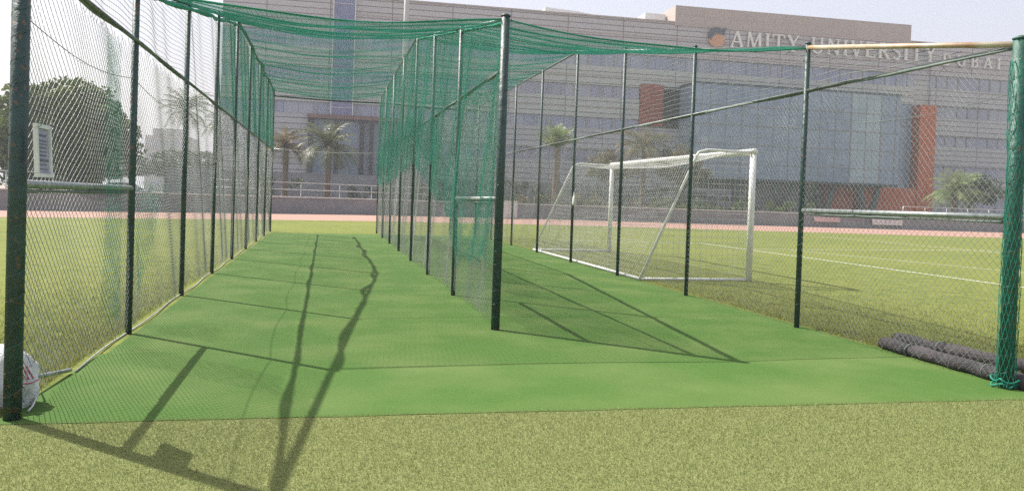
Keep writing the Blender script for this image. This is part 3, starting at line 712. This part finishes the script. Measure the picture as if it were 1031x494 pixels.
# sign letters on the facade
sg = empty('building_sign', (0, 83, 0), BR, label='large pale serif letters and round logo on the university facade', cat='sign')
def word(text, x0, x1, z, h):
    tot = sum(G[c][0] * h for c in text); gap = (x1 - x0 - tot) / max(1, len(text) - 1); x = x0
    for c in text:
        m = MB(); wd = glyph(m, c, x, z, h, -.36, .18); m.build('letter', M['letter'], sg); x += wd + gap
word('AMITY', 44.75, 53.4, 19.55, 1.9)
word('UNIVERSITY', 54.9, 71.5, 19.55, 1.85)
word('DUBAI', 72.5, 80.6, 19.3, 1.35)
m = MB(); m.poly_extrude([(x, -.30, z) for x, z in arcp(43.1, 20.25, .98, .78, 0, 360, 24)[:-1]], (0, .12, 0)); m.build('logo_disc', M['peach'], sg)
m = MB(); m.poly_extrude([(x, -.34, z) for x, z in (arcp(43.05, 20.75, 1.0, .95, 195, 10, 14) + [(43.75, 20.85), (43.2, 21.0), (42.7, 20.75), (42.35, 20.2)])], (0, .14, 0)); m.build('logo_cap', M['logo_dark'], sg)
m = MB(); m.poly_extrude([(43.5, -.345, 21.5), (44.25, -.345, 21.75), (44.0, -.345, 21.0)], (0, .14, 0)); m.build('logo_tip', M['logo_dark'], sg)

# distant apartment block
ap = empty('apartment_block', (-37.3, 200, 0), label='hazy pale apartment block on the skyline between left fence posts', cat='building')
m = MB(); m.box(-5, 5, 0, 14, -.02, 13.5); m.build('wall', M['apt'], ap)
m = MB(); m.box(-3.6, 3, 1, 10, 13.5, 15.3); m.build('roof_block', M['apt'], ap)
for i in range(4):
    for j in range(5):
        m = MB(); m.box(-4.4 + j * 1.9, -3.2 + j * 1.9, -.05, -.005, 1.6 + i * 3.1, 3.2 + i * 3.1); m.build('window', M['glass'], ap)

# ------------------------------------------------------------------ vegetation
def leaves(centres, radii, n_per, size, m, name, parent):
    C = np.repeat(np.array(centres), n_per, 0); R = np.repeat(np.array(radii), n_per, 0)
    n = len(C); d = rng.normal(0, 1, (n, 3)); d /= np.linalg.norm(d, axis=1)[:, None]
    P = C + d * R * (rng.uniform(.35, 1.0, n) ** .5)[:, None]
    a = rng.normal(0, 1, (n, 3)); a /= np.linalg.norm(a, axis=1)[:, None]
    b_ = np.cross(a, rng.normal(0, 1, (n, 3))); b_ /= np.linalg.norm(b_, axis=1)[:, None]
    s = rng.uniform(.6, 1.3, n)[:, None] * size
    V = np.stack([P - a * s, P - b_ * s * .5, P + a * s, P + b_ * s * .5], 1).reshape(-1, 3)
    return raw_mesh(name, V, np.arange(4 * n).reshape(-1, 4), m, parent)
def clumps(rx, ry, rz, n, cz, flat=.3):
    out = []; rad = []
    for _ in range(n):
        d = rng.normal(0, 1, 3); d /= np.linalg.norm(d); k = rng.uniform(.45, .95)
        z = d[2] * rz * k
        if z < -rz * flat and flat < 1: z *= .5
        out.append((d[0] * rx * k, d[1] * ry * k, cz + z)); q = rng.uniform(.16, .30); rad.append((rx * q, ry * q, rz * q * .85))
    return out, rad
def tree(name, x, y, h, rx, rz, label, m, group=None, n=60, per=170, size=.11, trunk=.16, cat='tree', ry=None):
    r = empty(name, (x, y, 0), label=label, cat=cat, group=group); cz = h - rz
    c, ra = clumps(rx, ry or rx, rz, n, cz, 2 if n > 200 else .3); leaves(c, ra, per, size, m, 'crown', r)
    t = MB(); t.tube([(0, 0, 0), (.05, 0, cz * .5), (-.03, .03, cz)], [trunk, trunk * .75, trunk * .45], 10)
    for i in range(7):
        q = c[i * 3]; t.tube([(0, 0, cz * .55), (q[0] * .4, q[1] * .4, (cz * .6 + q[2]) / 2), q], [trunk * .4, trunk * .28, .02], 6)
    t.build('trunk', M['bark'], r, True); return r
def bush(x, y, h, rx, ry, label, m, group=None, n=26, per=120, size=.09, name='bush', cat='bush'):
    r = empty(name, (x, y, 0), label=label, cat=cat, group=group)
    c, ra = clumps(rx, ry, h * .55, n, h * .5, .9); leaves(c, ra, per, size, m, 'foliage', r)
    t = MB()
    for i in range(6):
        q = c[i]; t.tube([(q[0] * .2, q[1] * .2, 0), (q[0] * .6, q[1] * .6, q[2] * .5), q], [.05, .035, .015], 5)
    t.build('stem', M['bark'], r, True); return r
def palm(x, y, hc, L, label, m, nf=34, droop=.9, trunk=.22, group='palm trees before the building', up=.75):
    r = empty('palm_tree', (x, y, 0), label=label, cat='palm tree', group=group)
    t = MB(); n = 26; t.tube([(.06 * math.sin(i / n * 2), 0, hc * i / n) for i in range(n + 1)], [trunk * (1.15 - .25 * i / n + (.08 if i % 2 else 0)) for i in range(n + 1)], 12)
    t.build('trunk', M['bark'], r, True)
    V = []; F = []
    for k in range(nf):
        az = k * 2.399 + random.uniform(-.2, .2); el = math.radians(random.uniform(-15, 85) if up > .5 else random.uniform(25, 88))
        Lk = L * random.uniform(.8, 1.1); pts = []; p = Vector((0, 0, hc)); e = el
        for i in range(13):
            pts.append(p.copy()); p = p + Vector((math.cos(az) * math.cos(e), math.sin(az) * math.cos(e), math.sin(e))) * Lk / 12; e -= droop * random.uniform(.9, 1.1) / 12 * (1.2 + .8 * i / 12)
        side = Vector((-math.sin(az), math.cos(az), 0))
        for i in range(1, 13):
            for jj in (0, .5):
                base = pts[i - 1].lerp(pts[i], jj + .25); d = (pts[i] - pts[i - 1]).normalized()
                ll = L * .24 * math.sin(PI * (i + jj) / 14) + .08
                for s in (-1, 1):
                    tip = base + side * s * ll * .8 + d * ll * .55 + Vector((0, 0, -ll * random.uniform(.1, .5)))
                    wv = d * .035; j = len(V); V += [tuple(base - wv), tuple(base + wv), tuple(tip)]; F.append((j, j + 1, j + 2))
        for i in range(12):
            a = pts[i]; b_ = pts[i + 1]; wv = Vector((0, 0, .022)); j = len(V); V += [tuple(a - wv), tuple(b_ - wv), tuple(b_ + wv), tuple(a + wv)]; F.append((j, j + 1, j + 2, j + 3))
    mm = MB(); mm.add(V, F); mm.build('crown', m, r); return r
tree('shade_tree', -16.9, 56, 8.0, 4.3, 3.6, 'large round green tree behind the left corner post', M['leaf'], n=340, per=210, size=.19, trunk=.25, ry=3.4, group='broad trees behind the wall')
tree('shade_tree', -22.3, 60, 6.9, 2.3, 2.6, 'lime green tree at the left edge of the photo', M['leaf_lime'], n=60, per=200, size=.12, group='broad trees behind the wall')
palm(.1, 62, 4.9, 3.0, 'palm tree with a wide drooping crown behind the left lane', M['leaf_palm'], 46)
palm(-13.3, 80, 8.8, 3.0, 'tall palm tree against the sky left of the building', M['leaf_palm'], 40)
palm(-11.8, 92, 8.6, 2.6, 'smaller distant palm tree beside the tall one on the skyline', M['leaf_palm'], 30)
palm(19.4, 64, 5.9, 2.3, 'pale spiky palm with upright fronds behind the goal\'s far end', M['leaf_light'], 44, .25, .3, up=.3)
palm(28.8, 67, 6.6, 3.2, 'olive palm tree between goal and brick panel', M['leaf_olive'], 44, 1.0)
palm(-3.3, 66, 5.0, 2.5, 'half-hidden palm left of the wide drooping one', M['leaf_olive'], 40, 1.0)
tree('small_tree', 25.4, 66, 6.2, 2.5, 1.9, 'olive tree just above the goal crossbar', M['leaf_olive'], n=50, per=120, size=.12, group='small trees before the building')
tree('small_tree', 32.4, 66, 7.0, 2.7, 2.3, 'tallest olive tree below the brick panel', M['leaf_olive'], n=60, per=120, size=.12, group='small trees before the building')
palm(57.2, 60, 3.4, 2.9, 'low pale palm right of the orange pillar', M['leaf_light'], 50, .8, .25)
tree('small_tree', 61.8, 63, 5.4, 3.0, 2.0, 'dark tree at the right edge beside the corner post', M['leaf_dark'], n=50, per=110, size=.13, group='small trees before the building')
# hedge rows: single bushes placed side by side
hp = [(-28, 112, 6.4, 5.5), (-19.5, 118, 7.0, 5.5), (-36, 120, 6.6, 6), (-12, 100, 5.2, 3.5)]
hl = ['distant round tree under the apartment block', 'distant dark tree right of the apartment block', 'distant tree left of the apartment block', 'distant low tree beside the building corner']
for (x, y, h, r_), l in zip(hp, hl): tree('distant_tree', x, y, h, r_, h * .42, l, M['leaf_dark'], n=50, per=120, size=.25, group='distant trees on the skyline')
def hedge(x0, x1, y, h, d, label, m, seed=1, size=.08, dens=120):
    L = x1 - x0; r = empty('hedge', ((x0 + x1) / 2, y, 0), label=label, cat='hedge', group='hedges behind the boundary wall'); n = int(L * 3.2)
    c = [(-L / 2 + rng.uniform(0, L), rng.uniform(-d / 2, d / 2), rng.uniform(.25, h * .85)) for _ in range(n)]
    ra = [(.42, .38, .36)] * n; leaves(c, ra, dens, size, m, 'foliage', r)
    t = MB()
    for i in range(0, int(L), 1): t.tube([(-L / 2 + i + .4, 0, 0), (-L / 2 + i + .5, .05, h * .8)], [.03, .015], 5)
    t.build('stem', M['bark'], r)
hedge(-6, -1.2, 60, 2.5, 1.4, 'dark hedge left of the palm trunk behind the left lane', M['leaf_dark'])
hedge(1.5, 9, 61, 2.2, 1.4, 'dark hedge right of the palm trunk', M['leaf_dark'])
hedge(13.5, 24, 54.5, 1.9, 1.4, 'yellow-green hedge behind the far goal post', M['leaf_olive'])
hedge(24.5, 39, 55.5, 1.9, 1.4, 'green hedge seen through the goal net', M['leaf'])
hedge(-32, -13, 50, 1.7, 1.2, 'low scrubby hedge under the big round tree', M['leaf_dark'])
hedge(10, 44, 72.5, 3.4, 1.8, 'tall dull hedge before the retaining wall', M['leaf_dark'], size=.11, dens=90)
for i, (x, y, h_, l) in enumerate([(49.0, 70, 4.0, 'small dark shrub under the glass box'), (46.3, 71, 2.8, 'small shrub beside the nearest V column'), (7.6, 66, 2.6, 'shrub before the dark entrance columns')]):
    bush(x, y, h_, 1.0, 1.0, l, M['leaf_dark'], group='shrubs before the building')

# ------------------------------------------------------------------ parked cars behind the wall
def car(x, y, rz, paint, label):
    r = empty('parked_car', (x, y, 0), rz, label=label, cat='car', group='cars parked behind the wall')
    prof = [(-2.15, .35), (-2.2, .75), (-2.05, .95), (-1.2, 1.02), (-1.0, 1.06), (1.5, 1.08), (2.1, 1.0), (2.2, .7), (2.15, .35)]
    m = MB(); m.poly_extrude([(a, -.87, b_) for a, b_ in prof], (0, 1.74, 0)); m.build('body', paint, r)
    cab = [(-1.05, 1.06), (-.35, 1.52), (.95, 1.55), (1.65, 1.08)]
    m = MB()
    V = [(a, s * (.80 if b_ < 1.2 else .62), b_) for s in (-1, 1) for a, b_ in cab]
    m.add(V, [(3, 2, 1, 0), (4, 5, 6, 7), (1, 2, 6, 5), (0, 1, 5, 4), (2, 3, 7, 6)]); m.build('window_glass', M['car_glass'], r)
    m = MB(); m.box(-.36, .96, -.63, .63, 1.545, 1.58); m.build('roof', paint, r)
    for s in (-1, 1):
        for a in (-.35, .3, .95):
            m = MB(); m.tube([(a, s * .64, 1.55), (a + (.05 if a < .9 else .62) - (.62 if a < 0 else 0), s * .82, 1.07)], .03, 6); m.build('pillar', paint, r)
        for a in (-1.35, 1.35):
            m = MB(); m.tube([(a, s * .70, .33), (a, s * .89, .33)], .33, 18); w_ = m.build('wheel', M['tyre'], r, True)
            m = MB(); m.tube([(a, s * .80, .33), (a, s * .905, .33)], .19, 14); m.build('rim', M['metal_rail'], w_, True)
        for e in (-2.19, 2.17):
            m = MB(); m.box(e - .03, e + .03, s * .62 - .16, s * .62 + .16, .68, .82); m.build('headlight' if e < 0 else 'tail_light', M['white_paint'] if e < 0 else M['red'], r)
car(-19.3, 62.5, .1, M['car_white'], 'white parked car under the big round tree')
car(-15.2, 63.2, -.15, M['car_silver'], 'silver parked car right of the white one')
car(5.0, 58.8, .0, M['car_blue'], 'blue parked car beside the floodlight mast')

# ------------------------------------------------------------------ air
hm = bpy.data.materials.new('haze_air'); hm.use_nodes = True; hn = hm.node_tree
hn.nodes.remove(hn.nodes['Principled BSDF']); pv = hn.nodes.new('ShaderNodeVolumePrincipled')
pv.inputs['Color'].default_value = (.93, .95, 1, 1); pv.inputs['Density'].default_value = .0012; pv.inputs['Anisotropy'].default_value = .2
hn.links.new(pv.outputs[0], hn.nodes['Material Output'].inputs['Volume'])
m = MB(); m.box(-620, 620, -320, 620, -1.1, 27); tag(m.build('haze', hm), 'thin pale dusty haze filling the air', None, kind='stuff')

# ------------------------------------------------------------------ light, sky, camera
Ls = Vector((.572, -.53, -1.0)).normalized()
sun = bpy.data.lights.new('sun', 'SUN'); sun.energy = 5.0; sun.angle = math.radians(.45); sun.color = (1, .955, .88)
so = bpy.data.objects.new('sun', sun); COL.objects.link(so); so.location = (-30, 40, 60)
so.rotation_euler = Ls.to_track_quat('-Z', 'Y').to_euler()
elev = math.asin(-Ls.z); az = math.atan2(-Ls.x, -Ls.y)      # azimuth from +Y towards +X
W = bpy.data.worlds.new('World'); scene.world = W; W.use_nodes = True
nt = W.node_tree; bg = nt.nodes['Background']
sky = nt.nodes.new('ShaderNodeTexSky'); sky.sky_type = 'NISHITA'; sky.sun_disc = False
sky.sun_elevation = elev; sky.sun_rotation = az; sky.air_density = 1.2; sky.dust_density = 5.5; sky.ozone_density = 1.0; sky.altitude = 10
hz = nt.nodes.new('ShaderNodeMix'); hz.data_type = 'RGBA'; hz.inputs[0].default_value = .70     # thin bright haze over the whole sky
nt.links.new(sky.outputs[0], hz.inputs[6]); hz.inputs[7].default_value = (3.42, 3.36, 3.75, 1)
nt.links.new(hz.outputs[2], bg.inputs['Color']); bg.inputs['Strength'].default_value = .15

F = Vector((0.23694409, 0.97134303, -0.01871421)); U2 = Vector((-0.0287891, 0.02627434, 0.99924013)); R2 = Vector((0.97109664, -0.23622528, 0.03418964))
cam = bpy.data.cameras.new('camera'); cam.lens = 36 * 772.85 / 1031; cam.sensor_width = 36; cam.shift_y = -(247 - 213.74) / 1031
cam.clip_start = .05; cam.clip_end = 4000
co = bpy.data.objects.new('camera', cam); COL.objects.link(co)
co.matrix_world = Matrix(((R2.x, U2.x, -F.x, 0), (R2.y, U2.y, -F.y, 0), (R2.z, U2.z, -F.z, 1.4162), (0, 0, 0, 1)))
scene.camera = co
scene.view_settings.view_transform = 'Standard'; scene.view_settings.look = 'None'
scene.view_settings.gamma = 1; scene.view_settings.exposure = .70
scene.render.engine = 'CYCLES'
scene.cycles.max_bounces = 6; scene.cycles.use_denoising = False
